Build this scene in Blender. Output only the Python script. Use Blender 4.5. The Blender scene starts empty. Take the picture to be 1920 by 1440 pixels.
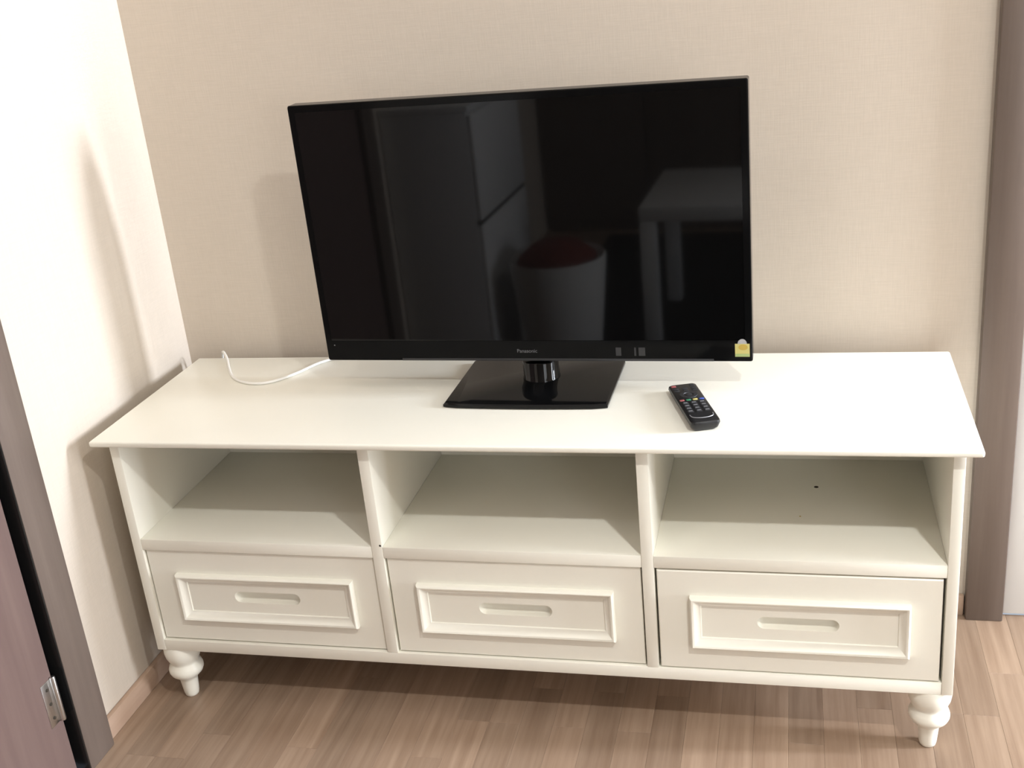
import bpy, bmesh, math, random
from mathutils import Vector, Matrix
random.seed(7)
scene = bpy.context.scene
COL = scene.collection

# ------------------------------------------------------------------ camera
cam_d = bpy.data.cameras.new('camera')
cam = bpy.data.objects.new('camera', cam_d)
COL.objects.link(cam)
scene.camera = cam
CAM = Vector((1.3211, -1.8246, 1.3465))
YAW, PITCH, ROLL, FPX = -0.2588, -0.3719, -0.0988, 2144.8
fwd = Vector((math.sin(YAW) * math.cos(PITCH), math.cos(YAW) * math.cos(PITCH), math.sin(PITCH)))
rt = fwd.cross(Vector((0, 0, 1))).normalized()
up = rt.cross(fwd)
R_ = rt * math.cos(ROLL) + up * math.sin(ROLL)
U_ = up * math.cos(ROLL) - rt * math.sin(ROLL)
m = Matrix((R_, U_, -fwd)).transposed().to_4x4()
m.translation = CAM
cam.matrix_world = m
cam_d.sensor_fit = 'HORIZONTAL'
cam_d.sensor_width = 36.0
cam_d.lens = FPX / 1920.0 * 36.0
cam_d.clip_start = 0.02

# ------------------------------------------------------------------ colour management, world
vs = scene.view_settings
scene.display_settings.display_device = 'sRGB'
vs.view_transform = 'Standard'
vs.look = 'None'
vs.gamma = 1.0
vs.use_curve_mapping = False
vs.exposure = 0.0
world = bpy.data.worlds.new('world')
scene.world = world
world.use_nodes = True
world.node_tree.nodes['Background'].inputs[0].default_value = (0.75, 0.85, 1.0, 1)
world.node_tree.nodes['Background'].inputs[1].default_value = 0.6

# key dimensions (metres; origin at the lower front left corner of the cabinet body)
W = 1.60
ZTOP, TT = 0.4878, 0.0124          # underside of the top, its thickness
ZT = ZTOP + TT
WALLX, WALLY = -0.075, 0.49
ZF = -0.137                        # floor
ZC = 2.62                          # ceiling
XR, YR = 5.40, -3.70               # right wall, rear wall
WIN = (0.14, 0.45, 1.00, 2.25)    # narrow window near the corner of the right wall: y0, y1, z0, z1
WIN3 = (-0.80, -0.05, -0.05, 1.65)   # wide low window further along the same wall
FILL_WIN = (2.75, 4.55, 0.60, 2.05)    # added fill window in the rear wall, unseen: x0, x1, z0, z1

def area_light(name, loc, direction, sx, sy, power, color, shape='RECTANGLE', parent=None, spread=180):
    l = bpy.data.lights.new(name, 'AREA')
    l.shape = shape
    l.size = sx
    l.size_y = sy
    l.energy = power
    l.color = color
    l.spread = math.radians(spread)
    o = bpy.data.objects.new(name, l)
    COL.objects.link(o)
    o.location = loc
    o.rotation_euler = Vector(direction).to_track_quat('-Z', 'Y').to_euler()
    if parent:
        o.parent = parent
        o.matrix_parent_inverse = parent.matrix_basis.inverted()
    return o

# daylight entering by the window of the right wall
area_light('window_daylight', (XR + 0.16, (WIN[0] + WIN[1]) / 2, (WIN[2] + WIN[3]) / 2), (-1, 0, 0),
           WIN[1] - WIN[0], WIN[3] - WIN[2], 175, (0.91, 0.99, 1.12), spread=115)
area_light('rear_fill_light', ((FILL_WIN[0] + FILL_WIN[1]) / 2, YR - 0.16, (FILL_WIN[2] + FILL_WIN[3]) / 2), (0, 1, 0),
           FILL_WIN[1] - FILL_WIN[0], FILL_WIN[3] - FILL_WIN[2], 44, (0.98, 1.0, 1.02))  # added light behind the viewer, fills the dark open shelves
area_light('low_window_daylight', (XR + 0.16, (WIN3[0] + WIN3[1]) / 2, (WIN3[2] + WIN3[3]) / 2), (-1, 0, 0),
           WIN3[1] - WIN3[0], WIN3[3] - WIN3[2], 175, (0.94, 1.0, 1.08))
CEILING_LAMPS = [((2.08, -1.57), 37.5, (1.0, 1.0, 0.97)), ((0.24, -1.57), 4.5, (1.0, 1.0, 0.97))]

# ------------------------------------------------------------------ materials
def mat(name, color, rough=0.5, spec=0.5, metal=0.0, bump=None, noise=None, coat=0.0, ior=1.45):
    """bump=(scale, strength, distance); noise=(scale, colour2, stretch vector)"""
    mt = bpy.data.materials.new(name)
    mt.use_nodes = True
    nt = mt.node_tree
    b = nt.nodes['Principled BSDF']
    b.inputs['Base Color'].default_value = (*color, 1)
    b.inputs['Roughness'].default_value = rough
    b.inputs['Specular IOR Level'].default_value = spec
    b.inputs['Metallic'].default_value = metal
    b.inputs['IOR'].default_value = ior
    b.inputs['Coat Weight'].default_value = coat
    tc = nt.nodes.new('ShaderNodeTexCoord')
    if noise:
        sc, c2, st = noise
        mp = nt.nodes.new('ShaderNodeMapping')
        mp.inputs['Scale'].default_value = st
        nz = nt.nodes.new('ShaderNodeTexNoise')
        nz.inputs['Scale'].default_value = sc
        nz.inputs['Detail'].default_value = 5
        mx = nt.nodes.new('ShaderNodeMix')
        mx.data_type = 'RGBA'
        mx.inputs[6].default_value = (*color, 1)
        mx.inputs[7].default_value = (*c2, 1)
        nt.links.new(tc.outputs['Object'], mp.inputs['Vector'])
        nt.links.new(mp.outputs[0], nz.inputs['Vector'])
        nt.links.new(nz.outputs[0], mx.inputs[0])
        nt.links.new(mx.outputs[2], b.inputs['Base Color'])
    if bump:
        sc, s, d = bump
        nb = nt.nodes.new('ShaderNodeTexNoise')
        nb.inputs['Scale'].default_value = sc
        nb.inputs['Detail'].default_value = 3
        bp = nt.nodes.new('ShaderNodeBump')
        bp.inputs['Strength'].default_value = s
        bp.inputs['Distance'].default_value = d
        nt.links.new(tc.outputs['Object'], nb.inputs['Vector'])
        nt.links.new(nb.outputs[0], bp.inputs['Height'])
        nt.links.new(bp.outputs[0], b.inputs['Normal'])
    return mt

def wood_mat(name, c1, c2, rough, random_tone=0.0, axis_scale=(30, 2.2, 30), spec=0.4):
    mt = bpy.data.materials.new(name)
    mt.use_nodes = True
    nt = mt.node_tree
    b = nt.nodes['Principled BSDF']
    b.inputs['Roughness'].default_value = rough
    b.inputs['Specular IOR Level'].default_value = spec
    tc = nt.nodes.new('ShaderNodeTexCoord')
    oi = nt.nodes.new('ShaderNodeObjectInfo')
    mp = nt.nodes.new('ShaderNodeMapping')
    mp.inputs['Scale'].default_value = axis_scale
    add = nt.nodes.new('ShaderNodeVectorMath')
    add.operation = 'ADD'
    sc = nt.nodes.new('ShaderNodeVectorMath')
    sc.operation = 'SCALE'
    sc.inputs[0].default_value = (37.0, 11.0, 5.0)
    nt.links.new(oi.outputs['Random'], sc.inputs['Scale'])
    nt.links.new(tc.outputs['Object'], mp.inputs['Vector'])
    nt.links.new(mp.outputs[0], add.inputs[0])
    nt.links.new(sc.outputs[0], add.inputs[1])
    nz = nt.nodes.new('ShaderNodeTexNoise')
    nz.inputs['Scale'].default_value = 1.0
    nz.inputs['Detail'].default_value = 6
    nz.inputs['Roughness'].default_value = 0.6
    nt.links.new(add.outputs[0], nz.inputs['Vector'])
    rp = nt.nodes.new('ShaderNodeMapRange')
    rp.inputs[1].default_value = 0.3
    rp.inputs[2].default_value = 0.7
    nt.links.new(nz.outputs[0], rp.inputs[0])
    mx = nt.nodes.new('ShaderNodeMix')
    mx.data_type = 'RGBA'
    mx.inputs[6].default_value = (*c1, 1)
    mx.inputs[7].default_value = (*c2, 1)
    nt.links.new(rp.outputs[0], mx.inputs[0])
    hsv = nt.nodes.new('ShaderNodeHueSaturation')
    mr = nt.nodes.new('ShaderNodeMapRange')
    mr.inputs[3].default_value = 1.0 - random_tone
    mr.inputs[4].default_value = 1.0 + random_tone
    nt.links.new(oi.outputs['Random'], mr.inputs[0])
    nt.links.new(mr.outputs[0], hsv.inputs['Value'])
    nt.links.new(mx.outputs[2], hsv.inputs['Color'])
    nt.links.new(hsv.outputs[0], b.inputs['Base Color'])
    bp = nt.nodes.new('ShaderNodeBump')
    bp.inputs['Strength'].default_value = 0.08
    bp.inputs['Distance'].default_value = 0.001
    nt.links.new(nz.outputs[0], bp.inputs['Height'])
    nt.links.new(bp.outputs[0], b.inputs['Normal'])
    return mt

def wallpaper_mat():
    mt = bpy.data.materials.new('wallpaper')
    mt.use_nodes = True
    nt = mt.node_tree
    b = nt.nodes['Principled BSDF']
    b.inputs['Roughness'].default_value = 0.75
    b.inputs['Specular IOR Level'].default_value = 0.25
    tc = nt.nodes.new('ShaderNodeTexCoord')
    nz = []
    for s in ((420, 420, 25), (25, 25, 420)):
        mp = nt.nodes.new('ShaderNodeMapping')
        mp.inputs['Scale'].default_value = s
        n = nt.nodes.new('ShaderNodeTexNoise')
        n.inputs['Scale'].default_value = 1.0
        n.inputs['Detail'].default_value = 3
        nt.links.new(tc.outputs['Object'], mp.inputs['Vector'])
        nt.links.new(mp.outputs[0], n.inputs['Vector'])
        nz.append(n)
    ad = nt.nodes.new('ShaderNodeMath')
    ad.operation = 'ADD'
    nt.links.new(nz[0].outputs[0], ad.inputs[0])
    nt.links.new(nz[1].outputs[0], ad.inputs[1])
    mr = nt.nodes.new('ShaderNodeMapRange')
    mr.inputs[1].default_value = 0.6
    mr.inputs[2].default_value = 1.4
    nt.links.new(ad.outputs[0], mr.inputs[0])
    mx = nt.nodes.new('ShaderNodeMix')
    mx.data_type = 'RGBA'
    mx.inputs[6].default_value = (0.585, 0.512, 0.428, 1)
    mx.inputs[7].default_value = (0.635, 0.556, 0.468, 1)
    nt.links.new(mr.outputs[0], mx.inputs[0])
    nt.links.new(mx.outputs[2], b.inputs['Base Color'])
    bp = nt.nodes.new('ShaderNodeBump')
    bp.inputs['Strength'].default_value = 0.15
    bp.inputs['Distance'].default_value = 0.001
    nt.links.new(ad.outputs[0], bp.inputs['Height'])
    nt.links.new(bp.outputs[0], b.inputs['Normal'])
    return mt

def glass_mat():
    mt = bpy.data.materials.new('window_glass')
    mt.use_nodes = True
    nt = mt.node_tree
    out = nt.nodes['Material Output']
    nt.nodes.remove(nt.nodes['Principled BSDF'])
    t = nt.nodes.new('ShaderNodeBsdfTransparent')
    g = nt.nodes.new('ShaderNodeBsdfGlossy')
    g.inputs['Roughness'].default_value = 0.02
    mx = nt.nodes.new('ShaderNodeMixShader')
    mx.inputs[0].default_value = 0.06
    nt.links.new(t.outputs[0], mx.inputs[1])
    nt.links.new(g.outputs[0], mx.inputs[2])
    nt.links.new(mx.outputs[0], out.inputs[0])
    return mt

def emit_mat(name, color, strength):
    mt = bpy.data.materials.new(name)
    mt.use_nodes = True
    b = mt.node_tree.nodes['Principled BSDF']
    b.inputs['Base Color'].default_value = (0.9, 0.9, 0.9, 1)
    b.inputs['Emission Color'].default_value = (*color, 1)
    b.inputs['Emission Strength'].default_value = strength
    return mt

M = dict(
    wallpaper=wallpaper_mat(),
    ceiling=mat('ceiling_paint', (0.82, 0.80, 0.76), 0.8, bump=(60, .05, .001)),
    paint=mat('cream_paint', (0.905, 0.883, 0.785), 0.28, 0.5, bump=(35, 0.04, 0.002), noise=(9, (0.885, 0.862, 0.76), (1, 1, 1))),
    plank=wood_mat('floor_laminate', (0.255, 0.170, 0.115), (0.375, 0.268, 0.190), 0.36, 0.14, (60, 2.6, 60)),
    base=wood_mat('baseboard_wood', (0.44, 0.305, 0.22), (0.53, 0.38, 0.285), 0.45, 0.03),
    doorwood=wood_mat('door_wood', (0.118, 0.088, 0.071), (0.162, 0.124, 0.102), 0.45, 0.05, (30, 30, 1.6)),
    leafwood=wood_mat('door_leaf_wood', (0.135, 0.088, 0.078), (0.17, 0.115, 0.10), 0.45, 0.03, (30, 30, 1.6)),
    black=mat('black_plastic', (0.008, 0.008, 0.008), 0.25, 0.35, noise=(40, (0.010, 0.010, 0.010), (1, 1, 1))),
    gloss=mat('black_gloss', (0.003, 0.003, 0.0035), 0.06, 0.3, noise=(40, (0.005, 0.005, 0.005), (1, 1, 1))),
    bezel=mat('bezel_plastic', (0.0035, 0.0035, 0.004), 0.10, 0.10, noise=(40, (0.005, 0.005, 0.005), (1, 1, 1))),
    screen=mat('screen_glass', (0.0025, 0.0025, 0.0028), 0.04, 0.31, noise=(3, (0.003, 0.003, 0.003), (1, 1, 1))),
    steel=mat('brushed_steel', (0.75, 0.75, 0.74), 0.28, 0.5, 1.0, noise=(60, (0.68, 0.68, 0.67), (1, 1, 8))),
    cable=mat('white_cable', (0.86, 0.84, 0.79), 0.45, noise=(50, (0.82, 0.80, 0.75), (1, 1, 1))),
    remote=mat('remote_plastic', (0.012, 0.012, 0.013), 0.38, 0.5, bump=(300, .1, .0005)),
    grey=mat('grey_print', (0.17, 0.17, 0.175), 0.45, noise=(60, (0.15, 0.15, 0.155), (1, 1, 1))),
    dgrey=mat('dark_grey', (0.035, 0.035, 0.037), 0.4, noise=(60, (0.03, 0.03, 0.032), (1, 1, 1))),
    key=mat('key_rubber', (0.028, 0.028, 0.031), 0.5, noise=(60, (0.024, 0.024, 0.026), (1, 1, 1))),
    silver=mat('silver_line', (0.42, 0.43, 0.46), 0.35, 0.5, 0.5, noise=(60, (0.38, 0.39, 0.42), (1, 1, 1))),
    red=mat('red_key', (0.34, 0.12, 0.12), 0.45, noise=(60, (0.40, 0.09, 0.09), (1, 1, 1))),
    green=mat('green_key', (0.06, 0.22, 0.14), 0.45, noise=(60, (0.045, 0.25, 0.11), (1, 1, 1))),
    yellow=mat('yellow_key', (0.58, 0.53, 0.25), 0.45, noise=(60, (0.65, 0.55, 0.14), (1, 1, 1))),
    blue=mat('blue_key', (0.07, 0.11, 0.36), 0.45, noise=(60, (0.06, 0.11, 0.45), (1, 1, 1))),
    label_y=mat('label_yellow', (0.58, 0.52, 0.16), 0.5, noise=(90, (0.52, 0.47, 0.2), (1, 1, 1))),
    label_o=mat('label_orange', (0.52, 0.36, 0.06), 0.5, noise=(90, (0.46, 0.34, 0.08), (1, 1, 1))),
    label_g=mat('label_green', (0.30, 0.42, 0.14), 0.5, noise=(90, (0.40, 0.46, 0.22), (1, 1, 1))),
    label_w=mat('label_grey', (0.42, 0.42, 0.42), 0.5, noise=(90, (0.36, 0.36, 0.38), (1, 1, 1))),
    dark=mat('hole_dark', (0.03, 0.022, 0.014), 0.8, noise=(90, (0.04, 0.03, 0.02), (1, 1, 1))),
    white=mat('white_lacquer', (0.80, 0.80, 0.79), 0.3, bump=(30, .03, .001)),
    rug=mat('rug_fabric', (0.012, 0.010, 0.010), 0.95, 0.1, bump=(400, .6, .004)),
    basket=mat('basket_fabric', (0.72, 0.72, 0.70), 0.8, bump=(200, .3, .002)),
    cloth=mat('red_cloth', (0.16, 0.03, 0.02), 0.9, bump=(120, .4, .003)),
    glass=glass_mat(),
    lamp=emit_mat('lamp_diffuser', (1.0, 0.93, 0.83), 12.0),
)

# ------------------------------------------------------------------ mesh helpers
def link(name, bm, material, parent=None, smooth=False, matrix=None):
    if matrix is not None:
        bmesh.ops.transform(bm, matrix=matrix, verts=bm.verts)
    bmesh.ops.recalc_face_normals(bm, faces=bm.faces)
    me = bpy.data.meshes.new(name)
    bm.to_mesh(me)
    bm.free()
    if smooth:
        for p in me.polygons:
            p.use_smooth = True
        try:
            me.set_sharp_from_angle(angle=math.radians(40))
        except Exception:
            pass
    me.materials.append(M[material] if isinstance(material, str) else material)
    o = bpy.data.objects.new(name, me)
    COL.objects.link(o)
    if parent is not None:
        o.parent = parent
        o.matrix_parent_inverse = world_of(parent).inverted()
    return o

def world_of(o):
    if o.parent is None:
        return o.matrix_basis.copy()
    return world_of(o.parent) @ o.matrix_parent_inverse @ o.matrix_basis

def box(bm, x0, x1, y0, y1, z0, z1, bevel=0.0, seg=2):
    r = bmesh.ops.create_cube(bm, size=1.0)
    vs_ = r['verts']
    for v in vs_:
        v.co = Vector((x0 + (v.co.x + .5) * (x1 - x0), y0 + (v.co.y + .5) * (y1 - y0), z0 + (v.co.z + .5) * (z1 - z0)))
    if bevel > 0:
        es = list({e for v in vs_ for e in v.link_edges})
        bmesh.ops.bevel(bm, geom=es, offset=bevel, segments=seg, profile=0.5, affect='EDGES')
    return bm

def boxo(name, dims, material, parent=None, bevel=0.0015, seg=2, matrix=None):
    return link(name, box(bmesh.new(), *dims, bevel, seg), material, parent, smooth=bevel > 0, matrix=matrix)

def lathe(bm, prof, cx=0, cy=0, z0=0, n=32):
    rings = []
    for r, z in prof:
        rings.append([bm.verts.new((cx + r * math.cos(2 * math.pi * k / n), cy + r * math.sin(2 * math.pi * k / n), z0 + z)) for k in range(n)])
    for a, b in zip(rings, rings[1:]):
        for k in range(n):
            bm.faces.new((a[k], a[(k + 1) % n], b[(k + 1) % n], b[k]))
    bm.faces.new(rings[0])
    bm.faces.new(rings[-1])
    return bm

def tube(bm, pts, r, n=10):
    """smooth tube through pts (Catmull-Rom)"""
    P = [Vector(p) for p in pts]
    Q = []
    for i in range(len(P) - 1):
        p0, p1, p2, p3 = P[max(i - 1, 0)], P[i], P[i + 1], P[min(i + 2, len(P) - 1)]
        for s in range(8):
            t = s / 8
            Q.append(0.5 * ((2 * p1) + (p2 - p0) * t + (2 * p0 - 5 * p1 + 4 * p2 - p3) * t * t + (3 * p1 - p0 - 3 * p2 + p3) * t ** 3))
    Q.append(P[-1])
    rings = []
    nrm = None
    for i, q in enumerate(Q):
        d = (Q[min(i + 1, len(Q) - 1)] - Q[max(i - 1, 0)]).normalized()
        if nrm is None:
            nrm = d.orthogonal().normalized()
        nrm = (nrm - d * nrm.dot(d)).normalized()
        bn = d.cross(nrm)
        rings.append([bm.verts.new(q + r * (nrm * math.cos(2 * math.pi * k / n) + bn * math.sin(2 * math.pi * k / n))) for k in range(n)])
    for a, b in zip(rings, rings[1:]):
        for k in range(n):
            bm.faces.new((a[k], a[(k + 1) % n], b[(k + 1) % n], b[k]))
    bm.faces.new(rings[0])
    bm.faces.new(rings[-1])
    return bm

def empty(name, loc):
    o = bpy.data.objects.new(name, None)
    COL.objects.link(o)
    o.location = loc
    o.empty_display_size = 0.05
    return o

def tag(o, label=None, cat=None, group=None, kind=None):
    if label: o['label'] = label
    if cat: o['category'] = cat
    if group: o['group'] = group
    if kind: o['kind'] = kind
    return o

def struct(o, label, cat):
    return tag(o, label, cat, kind='structure')

# ------------------------------------------------------------------ the room
DY0, DY1, DZ = -0.2275, -1.07, 1.93     # door opening in the left wall
T = 0.12
bm = bmesh.new()
box(bm, WALLX - T, WALLX, DY0, WALLY, ZF - .02, ZC)
box(bm, WALLX - T, WALLX, YR - T, DY1, ZF - .02, ZC)
box(bm, WALLX - T, WALLX, DY1, DY0, DZ, ZC)
struct(link('wall_left', bm, 'wallpaper'), 'brightly lit beige wallpapered wall left of the white cabinet', 'wall')
D2X0, D2X1 = 1.755, 2.60               # door opening in the back wall
bm = bmesh.new()
box(bm, WALLX - T, D2X0, WALLY, WALLY + T, ZF - .02, ZC)
box(bm, D2X1, XR + T, WALLY, WALLY + T, ZF - .02, ZC)
box(bm, D2X0, D2X1, WALLY, WALLY + T, DZ, ZC)
struct(link('wall_back', bm, 'wallpaper'), 'beige woven wallpaper wall behind the television', 'wall')
bm = bmesh.new()
box(bm, XR, XR + T, YR - T, WIN3[0], ZF - .02, ZC)
box(bm, XR, XR + T, WIN3[1], WIN[0], ZF - .02, ZC)
box(bm, XR, XR + T, WIN[1], WALLY, ZF - .02, ZC)
for wv in (WIN, WIN3):
    box(bm, XR, XR + T, wv[0], wv[1], ZF - .02, wv[2])
    box(bm, XR, XR + T, wv[0], wv[1], wv[3], ZC)
struct(link('wall_right', bm, 'wallpaper'), 'beige wall with two windows, out of view on the right', 'wall')
bm = bmesh.new()
box(bm, WALLX, FILL_WIN[0], YR - T, YR, ZF - .02, ZC)
box(bm, FILL_WIN[1], XR, YR - T, YR, ZF - .02, ZC)
box(bm, FILL_WIN[0], FILL_WIN[1], YR - T, YR, ZF - .02, FILL_WIN[2])
box(bm, FILL_WIN[0], FILL_WIN[1], YR - T, YR, FILL_WIN[3], ZC)
struct(link('wall_rear', bm, 'wallpaper'), 'beige wall at the far end of the room behind the viewer', 'wall')
bm = bmesh.new()
box(bm, WALLX - T, XR + T, YR - T, WALLY + T, ZC, ZC + .1)
struct(link('ceiling', bm, 'ceiling'), 'plain off-white ceiling with two round downlights', 'ceiling')

# floor: sub-floor slab with laminate strips laid on it, running towards the television wall
bm = bmesh.new()
box(bm, WALLX, XR, YR, WALLY, ZF - .04, ZF - .006)
floor = struct(link('floor', bm, 'plank'), 'brown wood laminate floor laid in narrow strips', 'floor')
PW = 0.066
rest = bmesh.new()
plank_cache = {}
nx = int(math.ceil((XR - WALLX) / PW))
for i in range(nx):
    x0 = WALLX + i * PW
    x1 = min(x0 + PW, XR)
    y = WALLY
    first = True
    while y > YR + 1e-4:
        L = random.choice((0.36, 0.48, 0.60))
        if first:
            L = random.choice((0.22, 0.36, 0.48, 0.6, 0.3))
            first = False
        ya = max(y - L, YR)
        if x0 < 2.3 and y > -0.75 and x1 - x0 > 0.05:
            key = round(y - ya, 3)
            if key not in plank_cache:
                b_ = bmesh.new()
                box(b_, 0.0001, PW - 0.0001, -(y - ya) + 0.0001, -0.0001, -0.006, 0.0, 0.0003, 1)
                me = bpy.data.meshes.new('plank')
                b_.to_mesh(me)
                b_.free()
                me.materials.append(M['plank'])
                plank_cache[key] = me
            o = bpy.data.objects.new('plank', plank_cache[key])
            COL.objects.link(o)
            o.location = (x0, y, ZF)
            o.parent = floor
        else:
            box(rest, x0 + .0003, x1 - .0003, ya + .0004, y - .0004, ZF - .006, ZF)
        y = ya
r_ = link('laminate_strips', rest, 'plank', floor)
r_['kind'] = 'stuff'

# baseboards
def baseboard(name, x0, x1, y0, y1, label, axis):
    bm = bmesh.new()
    box(bm, x0, x1, y0, y1, ZF, ZF + 0.050, 0.0025, 2)
    o = struct(link(name, bm, 'base', smooth=True), label, 'baseboard')
    return o
baseboard('baseboard_left', WALLX, WALLX + .012, -0.145, WALLY - .012, 'light wood baseboard along the left wall', 1)
baseboard('baseboard_back', WALLX, 1.685, WALLY - .012, WALLY, 'light wood baseboard behind the cabinet', 0)

# door in the left wall: casing, leaf, hinge
d1 = struct(empty('door_1', (WALLX, DY0, ZF)), 'brown wooden door and casing at the lower left edge', 'door')
CW = 0.074
def casing(parent, dims): return boxo('casing', dims, 'doorwood', parent, 0.003)
casing(d1, (WALLX, WALLX + .024, -0.227, -0.143, ZF, DZ + .07))
casing(d1, (WALLX, WALLX + .024, DY1 - .07, DY1 + .016, ZF, DZ + .07))
casing(d1, (WALLX, WALLX + .024, DY1 + .016, -0.227, DZ - .012, DZ + .07))
boxo('shade_jamb', (WALLX - T, WALLX, DY0 - .0012, DY0, ZF, DZ - .012), 'black', d1, 0)  # jamb blackened to give the door gap its shade
boxo('gap_shade', (WALLX - .004, WALLX + .0225, -.2305, -.2272, ZF + .004, DZ - .014), 'black', d1, 0)  # black strip in place of the shade beside the casing
leaf = boxo('door_leaf', (WALLX - .036, WALLX + .004, DY1 + .02, -0.2445, ZF + .006, DZ - .014), 'leafwood', d1, 0.0)
hb = bmesh.new()
lathe(hb, [(0.0045, 0), (0.0055, .003), (0.0055, .097), (0.0045, .10)], WALLX + .0085, -0.2465, 0.005, 14)
hinge = link('hinge', hb, 'steel', leaf, True)
boxo('hinge_plate', (WALLX + .0041, WALLX + .0056, -.280, -.249, 0.007, 0.103), 'steel', leaf, 0.0005)
for k in range(3):
    sb = bmesh.new()
    lathe(sb, [(.0035, 0), (.0035, .0012), (.002, .0016)], 0, 0, 0, 12)
    link('hinge_screw', sb, 'dark', leaf, True, Matrix.Translation((WALLX + .0056, -.266, .023 + k * .032)) @ Matrix.Rotation(math.pi / 2, 4, 'Y'))

# door in the back wall at the right edge
d2 = struct(empty('door_2', (D2X0, WALLY, ZF)), 'dark brown casing with white door right of the cabinet', 'door')
boxo('casing', (1.687, D2X0 + .008, WALLY - .030, WALLY, ZF, DZ + .07), 'doorwood', d2, 0.003)
boxo('casing', (D2X1 - .008, D2X1 + .07, WALLY - .030, WALLY, ZF, DZ + .07), 'doorwood', d2, 0.003)
boxo('casing', (D2X0 + .008, D2X1 - .008, WALLY - .030, WALLY, DZ - .012, DZ + .07), 'doorwood', d2, 0.003)
lf = boxo('door_leaf', (D2X0 + .012, D2X1 - .012, WALLY - .006, WALLY + .034, ZF + .006, DZ - .014), 'white', d2, 0.002)
for z0, z1 in ((0.02, 0.80), (0.95, 1.80)):
    boxo('raised_panel', (D2X0 + .13, D2X1 - .13, WALLY - .012, WALLY - .006, z0, z1), 'white', lf, 0.004)

# windows: one in the right wall, one added in the rear wall for fill light
def window(name, rectv, label, mullion, on_rear):
    a0, a1, z0, z1 = rectv
    am = (a0 + a1) / 2
    def dims(d0, d1, u0, u1, w0, w1):      # d = depth outwards from the wall face, u = along the wall
        return (u0, u1, YR - d1, YR - d0, w0, w1) if on_rear else (XR + d0, XR + d1, u0, u1, w0, w1)
    w = struct(empty(name, (am, YR, z0) if on_rear else (XR, am, z0)), label, 'window')
    fb = bmesh.new()
    bars = [(a0, a1, z0, z0 + .04), (a0, a1, z1 - .04, z1), (a0, a0 + .03, z0 + .04, z1 - .04), (a1 - .03, a1, z0 + .04, z1 - .04)]
    if mullion:
        bars.append((am - .03, am + .03, z0 + .04, z1 - .04))
    for q in bars:
        box(fb, *dims(.03, .08, *q))
    link('window_frame', fb, 'white', w)
    for q0, q1 in ([(a0 + .03, am - .03), (am + .03, a1 - .03)] if mullion else [(a0 + .03, a1 - .03)]):
        boxo('pane', dims(.052, .058, q0, q1, z0 + .04, z1 - .04), 'glass', w, 0)
    boxo('window_sill', dims(-.04, .03, a0 - .02, a1 + .02, z0 - .03, z0), 'white', w, 0.003)
window('window_1', WIN, 'narrow white framed window in the right wall', False, False)
window('window_3', WIN3, 'wide low two pane window in the right wall', True, False)
window('fill_window', FILL_WIN, 'added wide two pane window in the rear wall for shelf fill light', True, True)

# downlights
for k, ((lx, ly), pw, colr) in enumerate(CEILING_LAMPS):
    e = tag(empty('ceiling_downlight', (lx, ly, ZC)),
            ['round recessed ceiling downlight nearer the window', 'round recessed ceiling downlight nearer the left wall'][k], 'ceiling light', 'ceiling downlights')
    tb = bmesh.new()
    n = 40
    prof = [(.062, 0), (.085, 0), (.085, -.004), (.080, -.007), (.062, -.004)]
    rings = [[tb.verts.new((lx + r * math.cos(2 * math.pi * j / n), ly + r * math.sin(2 * math.pi * j / n), ZC + z)) for j in range(n)] for r, z in prof]
    for a, b in zip(rings, rings[1:] + rings[:1]):
        for j in range(n):
            tb.faces.new((a[j], a[(j + 1) % n], b[(j + 1) % n], b[j]))
    link('trim_ring', tb, 'white', e, True)
    db = bmesh.new()
    lathe(db, [(.061, 0), (.061, -.002)], lx, ly, ZC, 40)
    link('diffuser', db, 'lamp', e)
    area_light('downlight_lamp', (lx, ly, ZC - .012), (0, 0, -1), .10, .10, pw, colr, 'DISK', e)

# ------------------------------------------------------------------ the television cabinet
cab = tag(empty('television_cabinet', (W / 2, .21, ZF)), 'long cream white cabinet with three open bays, three drawers and turned legs', 'cabinet')
X0, X1A, X1B, X2A, X2B, X3 = 0.0206, 0.5237, 0.5462, 1.0494, 1.0717, 1.5803
ZS, ZO, ZB = 0.269, 0.2442, 0.0258
YB = 0.43
boxo('tabletop', (-.0253, W + .0247, -.0265, .442, ZTOP, ZT), 'paint', cab, 0.0045, 4)
boxo('side_panel', (0, X0, 0, YB, 0, ZTOP), 'paint', cab, 0.0015)
boxo('side_panel', (X3, W, 0, YB, 0, ZTOP), 'paint', cab, 0.0015)
boxo('divider', (X1A, X1B, 0.0, YB - .01, ZB, ZTOP), 'paint', cab, 0.0015)
boxo('divider', (X2A, X2B, 0.0, YB - .01, ZB, ZTOP), 'paint', cab, 0.0015)
for a, b in ((X0, X1A), (X1B, X2A), (X2B, X3)):
    boxo('shelf', (a, b, 0.0004, YB - .01, ZO, ZS), 'paint', cab, 0.0012)
boxo('bottom_panel', (X0, X3, 0.0003, YB - .01, 0, ZB), 'paint', cab, 0.0015)
boxo('back_panel', (X0, X3, YB - .01, YB, 0, ZTOP), 'paint', cab, 0)

LEG = [(.0360, 0), (.0385, -.010), (.0390, -.020), (.0375, -.030), (.0335, -.040), (.0295, -.0465), (.0300, -.050), (.0345, -.056),
       (.0370, -.063), (.0370, -.069), (.0340, -.076), (.0270, -.083), (.0205, -.088), (.0190, -.094), (.0178, -.110), (.0160, -.128), (.0145, -.1345), (.0120, -.1368)]
for lx in (.0345, W - .0345):
    for ly in (.036, YB - .036):
        link('leg', lathe(bmesh.new(), LEG, lx, ly, 0, 36), 'paint', cab, True)

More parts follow.
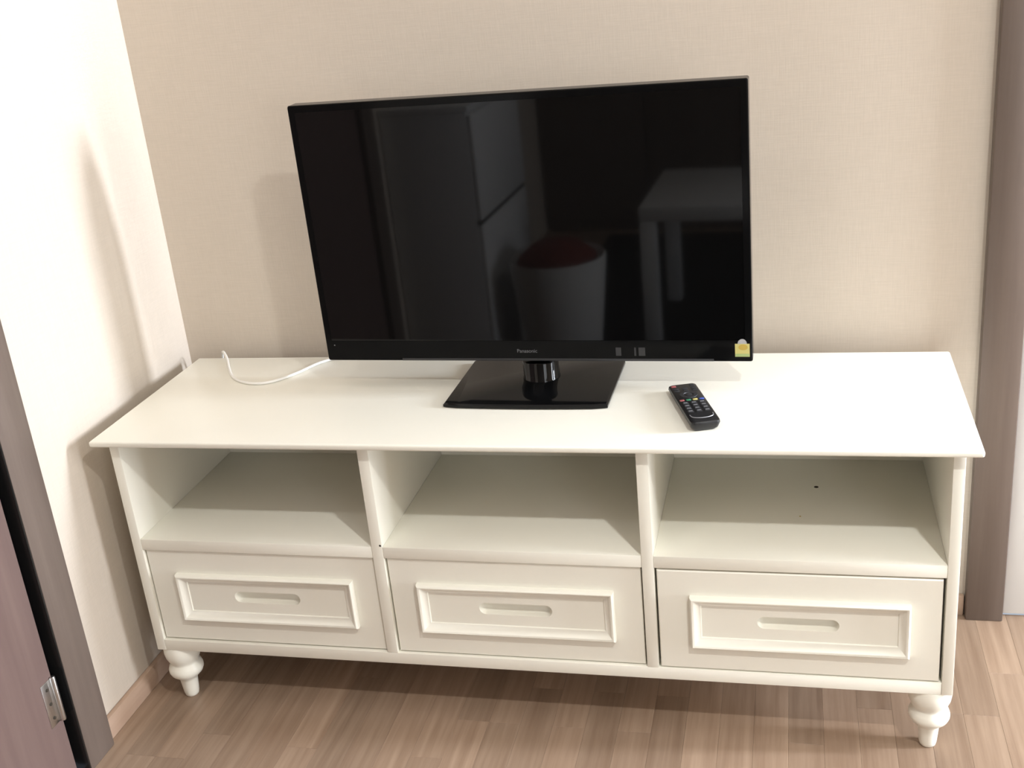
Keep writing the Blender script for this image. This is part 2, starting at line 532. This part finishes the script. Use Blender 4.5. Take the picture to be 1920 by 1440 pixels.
def stadium(half, r, n=12):
    pts = []
    for k in range(n + 1):
        a = -math.pi / 2 + math.pi * k / n
        pts.append((half + r * math.cos(a), r * math.sin(a)))
    for k in range(n + 1):
        a = math.pi / 2 + math.pi * k / n
        pts.append((-half + r * math.cos(a), r * math.sin(a)))
    return pts

def drawer(x0, x1, z0, z1, yf, slot_w=.145, slot_h=.0255, mx=None):
    """drawer front with its face at y = yf"""
    cx, cz = (x0 + x1) / 2, (z0 + z1) / 2
    mxc = mx if mx is not None else cx
    bm = bmesh.new()
    bev = .002
    # face with a slot shaped hole
    outer = [bm.verts.new((x, yf, z)) for x, z in ((x0 + bev, z0 + bev), (x1 - bev, z0 + bev), (x1 - bev, z1 - bev), (x0 + bev, z1 - bev))]
    st = stadium((slot_w - slot_h) / 2, slot_h / 2)
    sz = cz + .002
    inner = [bm.verts.new((mxc + px, yf, sz + pz)) for px, pz in st]
    edges = [bm.edges.new((outer[i], outer[(i + 1) % 4])) for i in range(4)]
    edges += [bm.edges.new((inner[i], inner[(i + 1) % len(inner)])) for i in range(len(inner))]
    bmesh.ops.triangle_fill(bm, use_beauty=True, use_dissolve=False, edges=edges)
    # rounded rim and sides
    r1 = [bm.verts.new((x, yf + bev, z)) for x, z in ((x0, z0), (x1, z0), (x1, z1), (x0, z1))]
    r2 = [bm.verts.new((v.co.x, yf + .024, v.co.z)) for v in r1]
    for a, b in ((outer, r1), (r1, r2)):
        for i in range(4):
            bm.faces.new((a[i], a[(i + 1) % 4], b[(i + 1) % 4], b[i]))
    bm.faces.new(r2)
    d = link('drawer', bm, 'paint', cab)
    # routed finger recess
    bm = bmesh.new()
    half = (slot_w - slot_h) / 2
    rings = []
    for f, dep in ((1.0, 0), (.985, .0015), (.97, .0080), (.93, .0125), (.82, .0160), (.62, .0182), (.35, .0193), (.05, .0197)):
        rings.append([bm.verts.new((mxc + px, yf + dep, sz + pz)) for px, pz in stadium(half, slot_h / 2 * f)])
    nn = len(rings[0])
    for a, b in zip(rings, rings[1:]):
        for i in range(nn):
            bm.faces.new((a[i], a[(i + 1) % nn], b[(i + 1) % nn], b[i]))
    bm.faces.new(rings[-1])
    link('handle_recess', bm, 'paint', d, True)
    # applied picture-frame moulding with mitred corners
    bm = bmesh.new()
    mw, mh = .388, .109
    prof = [(0, 0), (0, .0085), (.0012, .0120), (.0035, .0140), (.0060, .0132), (.0078, .0112), (.0086, .0095), (.0175, .0034), (.0195, .0028), (.0205, 0)]
    rings = []
    for off, h in prof:
        rings.append([bm.verts.new((mxc + sx * (mw / 2 - off), yf - h, cz + szg * (mh / 2 - off))) for sx, szg in ((-1, -1), (1, -1), (1, 1), (-1, 1))])
    for a, b in zip(rings, rings[1:]):
        for i in range(4):
            bm.faces.new((a[i], a[(i + 1) % 4], b[(i + 1) % 4], b[i]))
    mo = link('moulding', bm, 'paint', d, True)
    return d

G = .0022
drawer(X0 + G, X1A - G, ZB + G, ZO - G, .0065, mx=.277)
drawer(X1B + G + .001, X2A - G - .001, ZB + G, ZO - G, .0055, mx=.799)
drawer(X2B + .0042, X3 - .0052, ZB + .0026, ZO - .0042, .0012, mx=1.329)

def disc(name, c, r, normal, material, parent, h=.0004, n=14):
    bm = lathe(bmesh.new(), [(r, 0), (r * .9, h)], 0, 0, 0, n)
    mtx = Matrix.Translation(c) @ Vector(normal).to_track_quat('Z', 'Y').to_matrix().to_4x4()
    return link(name, bm, material, parent, False, mtx)
disc('screw_hole', (1.366, .291, ZS), .0045, (0, 0, 1), 'dark', cab)
disc('screw_hole', (1.334, .167, ZS), .0018, (0, 0, 1), 'label_o', cab)
disc('screw_hole', (.5425, 0.0, .2725), .0022, (0, -1, 0), 'dark', cab)

# ------------------------------------------------------------------ the television
TVO = Vector((.816, .240, .562))
TYAW, TTILT = -.030, -.014
nrm = Vector((math.sin(TYAW), -math.cos(TYAW), 0))
nrm = nrm * math.cos(TTILT) + Vector((0, 0, 1)) * math.sin(TTILT)
trt = Vector((math.cos(TYAW), math.sin(TYAW), 0))
tup = trt.cross(-nrm) if trt.cross(-nrm).z > 0 else -trt.cross(-nrm)
TM = Matrix((trt, -nrm, tup)).transposed().to_4x4()     # local x right, y towards the wall, z up
TM.translation = TVO
tv = tag(empty('television', (.818, .265, ZT)), 'black flat screen television on a square glossy stand', 'television')
TW, TH = .865, .522
BZ, BB = .0135, .0435
HW = TW / 2
# bezel: a rim with a bevelled edge around the screen
bm = bmesh.new()
def rr(hx0, hx1, z0_, z1_, y_, r=.004, n=4):
    pts = []
    for cx_, cz_, a0 in ((hx1 - r, z0_ + r, -90), (hx1 - r, z1_ - r, 0), (hx0 + r, z1_ - r, 90), (hx0 + r, z0_ + r, 180)):
        for k in range(n + 1):
            a = math.radians(a0 + 90 * k / n)
            pts.append(bm.verts.new((cx_ + r * math.cos(a), y_, cz_ + r * math.sin(a))))
    return pts
rings = [rr(-HW, HW, 0, TH, .034), rr(-HW, HW, 0, TH, .003), rr(-HW + .0012, HW - .0012, .0012, TH - .0012, .0005), rr(-HW + .003, HW - .003, .003, TH - .003, 0),
         rr(-HW + BZ, HW - BZ, BB, TH - BZ, 0, .001), rr(-HW + BZ, HW - BZ, BB, TH - BZ, .0016, .001)]
for a, b in zip(rings, rings[1:]):
    nn = len(a)
    for i in range(nn):
        bm.faces.new((a[i], a[(i + 1) % nn], b[(i + 1) % nn], b[i]))
bm.faces.new(rings[0])
bez = link('bezel', bm, 'bezel', tv, False, TM)
boxo('screen', (-HW + BZ, HW - BZ, .0006, .003, BB, TH - BZ), 'screen', tv, 0, matrix=TM)
# rear housing
bm = bmesh.new()
def rect(x0, x1, z0, z1, y): return [bm.verts.new(p) for p in ((x0, y, z0), (x1, y, z0), (x1, y, z1), (x0, y, z1))]
rs = [rect(-HW + .01, HW - .01, .01, TH - .01, .034), rect(-HW + .05, HW - .05, .006, TH - .05, .045), rect(-.29, .29, .004, .36, .060), rect(-.28, .28, .010, .35, .065)]
for a, b in zip(rs, rs[1:]):
    for i in range(4):
        bm.faces.new((a[i], a[(i + 1) % 4], b[(i + 1) % 4], b[i]))
bm.faces.new(rs[0]); bm.faces.new(rs[-1])
link('rear_housing', bm, 'black', tv, False, TM)
# lower trim strip
boxo('trim_strip', (-.268, .36, -.0012, .010, .0012, .0062), 'dgrey', tv, .0006, matrix=TM)
# maker's name on the lower bezel
cu = bpy.data.curves.new('brand_text', 'FONT')
cu.body = 'Panasonic'
cu.size = .0105
cu.align_x = 'CENTER'
cu.extrude = .0002
to = bpy.data.objects.new('brand_text', cu)
COL.objects.link(to)
dg = bpy.context.evaluated_depsgraph_get()
me = bpy.data.meshes.new_from_object(to.evaluated_get(dg))
bpy.data.objects.remove(to)
bm = bmesh.new()
bm.from_mesh(me)
link('brand_lettering', bm, 'grey', bez, False, TM @ Matrix.Translation((-.004, -.0004, .0185)) @ Matrix.Rotation(math.pi / 2, 4, 'X'))
# small dark grey marks, standby light, energy label
for a in ((.173, .1835), (.209, .2125), (.2175, .230)):
    boxo('bezel_mark', (a[0], a[1], -.0004, .0004, .012, .029), 'dgrey', bez, 0, matrix=TM)
lb = bmesh.new()
lathe(lb, [(.0014, 0), (.001, .0006)], 0, 0, 0, 12)
link('standby_light', lb, 'grey', bez, False, TM @ Matrix.Translation((-.4135, 0, .034)) @ Matrix.Rotation(math.pi / 2, 4, 'X'))
sticker = boxo('energy_label', (.400, .427, -.0004, .0004, .0105, .0365), 'label_y', tv, 0, matrix=TM)
sticker['label'] = 'yellow energy label sticker'
bm = bmesh.new()
vsn = [bm.verts.new((.4135 + .0085 * math.cos(math.pi * k / 16), -.0004, .0365 + .0095 * math.sin(math.pi * k / 16))) for k in range(17)]
f = bm.faces.new(vsn)
ext = bmesh.ops.extrude_face_region(bm, geom=[f])
bmesh.ops.translate(bm, verts=[g for g in ext['geom'] if isinstance(g, bmesh.types.BMVert)], vec=(0, .0006, 0))
link('label_arch', bm, 'label_w', sticker, False, TM)
bm = bmesh.new()
vsn = [bm.verts.new((.415 + .0085 * math.cos(2 * math.pi * k / 20), -.0006, .0295 + .0058 * math.sin(2 * math.pi * k / 20))) for k in range(20)]
f = bm.faces.new(vsn)
ext = bmesh.ops.extrude_face_region(bm, geom=[f])
bmesh.ops.translate(bm, verts=[g for g in ext['geom'] if isinstance(g, bmesh.types.BMVert)], vec=(0, .0004, 0))
link('label_badge', bm, 'label_o', sticker, False, TM)
boxo('label_band', (.4005, .4265, -.0006, -.0002, .0108, .0165), 'label_g', sticker, 0, matrix=TM)
# neck: a black glossy drum between panel and stand
NX, NY = .8255, .2925
lathe_bm = lathe(bmesh.new(), [(.0380, .0095), (.0380, .0110), (.0368, .0125), (.0368, .0470), (.0350, .0500), (.0200, .0515), (.0200, .0800)], 0, 0, 0, 40)
link('neck', lathe_bm, 'gloss', tv, True, Matrix.Translation((NX, NY, ZT)))
# stand: glossy square plate, front edge gently bowed and bevelled
bm = bmesh.new()
def plate(inset, z):
    pts = []
    x0, x1, y0, y1 = -.163 + inset, .163 - inset, -.121 + inset, .121 - inset
    for k in range(13):
        t = k / 12
        pts.append(bm.verts.new((x0 + (x1 - x0) * t, y0 - .0045 * math.sin(math.pi * t) - .0008 + .004 * (1 if k in (0, 12) else 0), z)))
    pts.append(bm.verts.new((x1, y1 - .004, z)))
    pts.append(bm.verts.new((x1 - .004, y1, z)))
    pts.append(bm.verts.new((x0 + .004, y1, z)))
    pts.append(bm.verts.new((x0, y1 - .004, z)))
    return pts
rings = [plate(.003, 0), plate(0, .002), plate(0, .0065), plate(.003, .0095)]
for a, b in zip(rings, rings[1:]):
    nn = len(a)
    for i in range(nn):
        bm.faces.new((a[i], a[(i + 1) % nn], b[(i + 1) % nn], b[i]))
bm.faces.new(rings[0]); bm.faces.new(rings[-1])
link('stand', bm, 'gloss', tv, True, Matrix.Translation((.8195, .266, ZT)) @ Matrix.Rotation(-.012, 4, 'Z'))

# ------------------------------------------------------------------ power cable over the back edge of the top
CR = .0031
zc = ZT + CR
bm = tube(bmesh.new(), [(.020, .462, .18), (.021, .462, .36), (.024, .461, .47), (.032, .4535, .5085), (.049, .434, .5085), (.066, .408, zc + .001), (.090, .365, zc), (.125, .312, zc), (.164, .281, zc),
                        (.205, .272, zc), (.240, .291, zc), (.270, .336, zc), (.294, .390, zc), (.325, .418, zc + .002), (.40, .425, zc + .02), (.46, .425, .545), (.49, .40, .585), (.497, .318, .620)], CR, 10)
tag(link('power_cable', bm, 'cable', None, True), 'white cable curling from behind the cabinet to the television', 'cable')

# ------------------------------------------------------------------ remote control
ra, rb = Vector((1.172, .045)), Vector((1.113, .228))
rd = (rb - ra).normalized()
RL, RW, RH = (rb - ra).length, .054, .0205
rang = math.atan2(rd.y, rd.x) - math.pi / 2
RM = Matrix.Translation((ra.x, ra.y, ZT)) @ Matrix.Rotation(rang, 4, 'Z')     # local y along the remote
rem = tag(empty('remote_control', (ra.x, ra.y, ZT)), 'black television remote control with coloured keys lying on the white top', 'remote')
bm = bmesh.new()
def rring(inx, iny0, iny1, z0_, z1_, r=.007, n=5):
    """outline; height runs from z0_ at the near end to z1_ at the far end"""
    x0, x1, y0, y1 = -RW / 2 + inx, RW / 2 - inx, iny0, RL - iny1
    pts = []
    for cx_, cy_, a0 in ((x1 - r, y0 + r, -90), (x1 - r, y1 - r, 0), (x0 + r, y1 - r, 90), (x0 + r, y0 + r, 180)):
        for k in range(n + 1):
            a = math.radians(a0 + 90 * k / n)
            X_, Y_ = cx_ + r * math.cos(a), cy_ + r * math.sin(a)
            bow = -.004 * max(0, 1 - (2 * X_ / RW) ** 2) if Y_ < RL / 2 else 0
            t = Y_ / RL
            pts.append(bm.verts.new((X_, Y_ + bow, z0_ + (z1_ - z0_) * t)))
    return pts
rings = [rring(.008, .010, .008, 0, 0), rring(.003, .004, .003, .005, .004), rring(0, 0, 0, RH - .006, RH - .009), rring(.0008, .001, .001, RH - .0015, RH - .0045), rring(.003, .003, .003, RH, RH - .003)]
for a, b in zip(rings, rings[1:]):
    nn = len(a)
    for i in range(nn):
        bm.faces.new((a[i], a[(i + 1) % nn], b[(i + 1) % nn], b[i]))
bm.faces.new(rings[0]); bm.faces.new(rings[-1])
link('body', bm, 'remote', rem, True, RM)
def zkey(y): return RH - .003 * y / RL
def key(name, x, y, w, h, material, hh=.0013):
    bm = box(bmesh.new(), x - w / 2, x + w / 2, y - h / 2, y + h / 2, zkey(y) - .0008, zkey(y) + hh, .0006, 2)
    return link(name, bm, material, rem, True, RM)
key('power_key', -.018, RL - .012, .009, .006, 'red')
key('source_key', .017, RL - .012, .009, .005, 'key')
for r_i, yy in enumerate((.026, .037)):
    for xx in (-.017, 0, .017):
        key('menu_key', xx, RL - yy, .010, .0055, 'key')
# ring pad
bm = bmesh.new()
n = 28
rg = [[bm.verts.new((r * math.cos(2 * math.pi * k / n), RL - .060 + r * math.sin(2 * math.pi * k / n), zkey(RL - .06) + z)) for k in range(n)] for r, z in ((.017, -.0008), (.0165, .0012), (.010, .0014), (.009, -.0008))]
for a, b in zip(rg, rg[1:]):
    for k in range(n):
        bm.faces.new((a[k], a[(k + 1) % n], b[(k + 1) % n], b[k]))
link('direction_ring', bm, 'key', rem, True, RM)
bm = lathe(bmesh.new(), [(.0065, -.0008), (.0065, .0008), (.0055, .0014)], 0, RL - .060, zkey(RL - .06), 20)
link('ok_key', bm, 'key', rem, True, RM)
for xx, mm in ((-.0185, 'red'), (-.0062, 'green'), (.0062, 'yellow'), (.0185, 'blue')):
    key('colour_key', xx, RL - .086, .0085, .0055, mm)
for j in range(4):
    for xx in (-.0155, 0, .0155):
        y = RL - .101 - j * .0135
        k_ = key('number_key', xx, y, .0105, .0085, 'key')
        bm = box(bmesh.new(), xx - .0035, xx + .0035, y - .0016, y + .0016, zkey(y) + .0012, zkey(y) + .0015)
        link('key_legend', bm, 'silver', k_, False, RM)
pts = [(-.021, .034), (-.019, .024), (-.011, .0185), (0, .0165), (.011, .0185), (.019, .024), (.021, .034)]
link('silver_arc', tube(bmesh.new(), [(x, y, zkey(y) + .0001) for x, y in pts], .0009, 8), 'silver', rem, True, RM)

# ------------------------------------------------------------------ things behind the viewer that the screen mirrors
RZ = ZF + .012      # on the rug
c2 = tag(empty('shoe_cabinet', (.09, -1.48, ZF)), 'low white shoe cabinet against the left wall past the brown door', 'cabinet')
boxo('body', (WALLX + .004, .225, -1.76, -1.22, ZF, .80), 'white', c2, .002)
boxo('top', (WALLX + .004, .235, -1.765, -1.215, .80, .82), 'white', c2, .002)
for z0, z1 in ((ZF + .03, .43), (.445, .79)):
    boxo('flap_door', (.225, .242, -1.757, -1.223, z0, z1), 'white', c2, .002)
boxo('flap_gap_shade', (.225, .238, -1.757, -1.223, .43, .445), 'black', c2, 0)  # black strip stands in for the shade between the flap doors
tb = tag(empty('side_table', (.98, -1.70, RZ)), 'low white square side table in front of the viewer', 'table')
boxo('tabletop', (.70, 1.26, -2.10, -1.54, .34, .39), 'white', tb, .003)
for lx in (.70, 1.205):
    for ly in (-2.10, -1.595):
        boxo('leg', (lx, lx + .055, ly, ly + .055, RZ, .34), 'white', tb, .003)
bk = tag(empty('laundry_basket', (.45, -1.36, ZF + .012)), 'white fabric basket holding a dark red cloth', 'basket')
link('basket_body', lathe(bmesh.new(), [(.115, 0), (.125, .02), (.165, .40), (.160, .41), (.150, .39), (.115, .03)], .45, -1.36, ZF + .012, 40), 'basket', bk, True)
link('cloth', lathe(bmesh.new(), [(.14, .33), (.145, .37), (.13, .41), (.08, .45), (.02, .455)], .45, -1.36, ZF + .012, 28), 'cloth', bk, True)
rugo = boxo('rug', (.27, 2.6, -3.0, -1.10, ZF, ZF + .012), 'rug', None, .004)
tag(rugo, 'dark charcoal rug on the laminate floor behind the viewer', 'rug')

wd = tag(empty('wardrobe', (1.1, -3.4, ZF)), 'added unseen dark brown wardrobe along the rear wall', 'wardrobe')  # added so that the screen mirrors a dark room end
boxo('carcass', (WALLX + .004, 2.50, YR + .004, -3.12, ZF, 2.1), 'doorwood', wd, .002)
for k in range(5):
    x0 = WALLX + .01 + k * .512
    dd = boxo('wardrobe_door', (x0, x0 + .506, -3.12, -3.10, ZF + .06, 2.09), 'doorwood', wd, .002)
    boxo('handle', (x0 + .46, x0 + .472, -3.10, -3.075, .8, 1.0), 'steel', dd, .003)
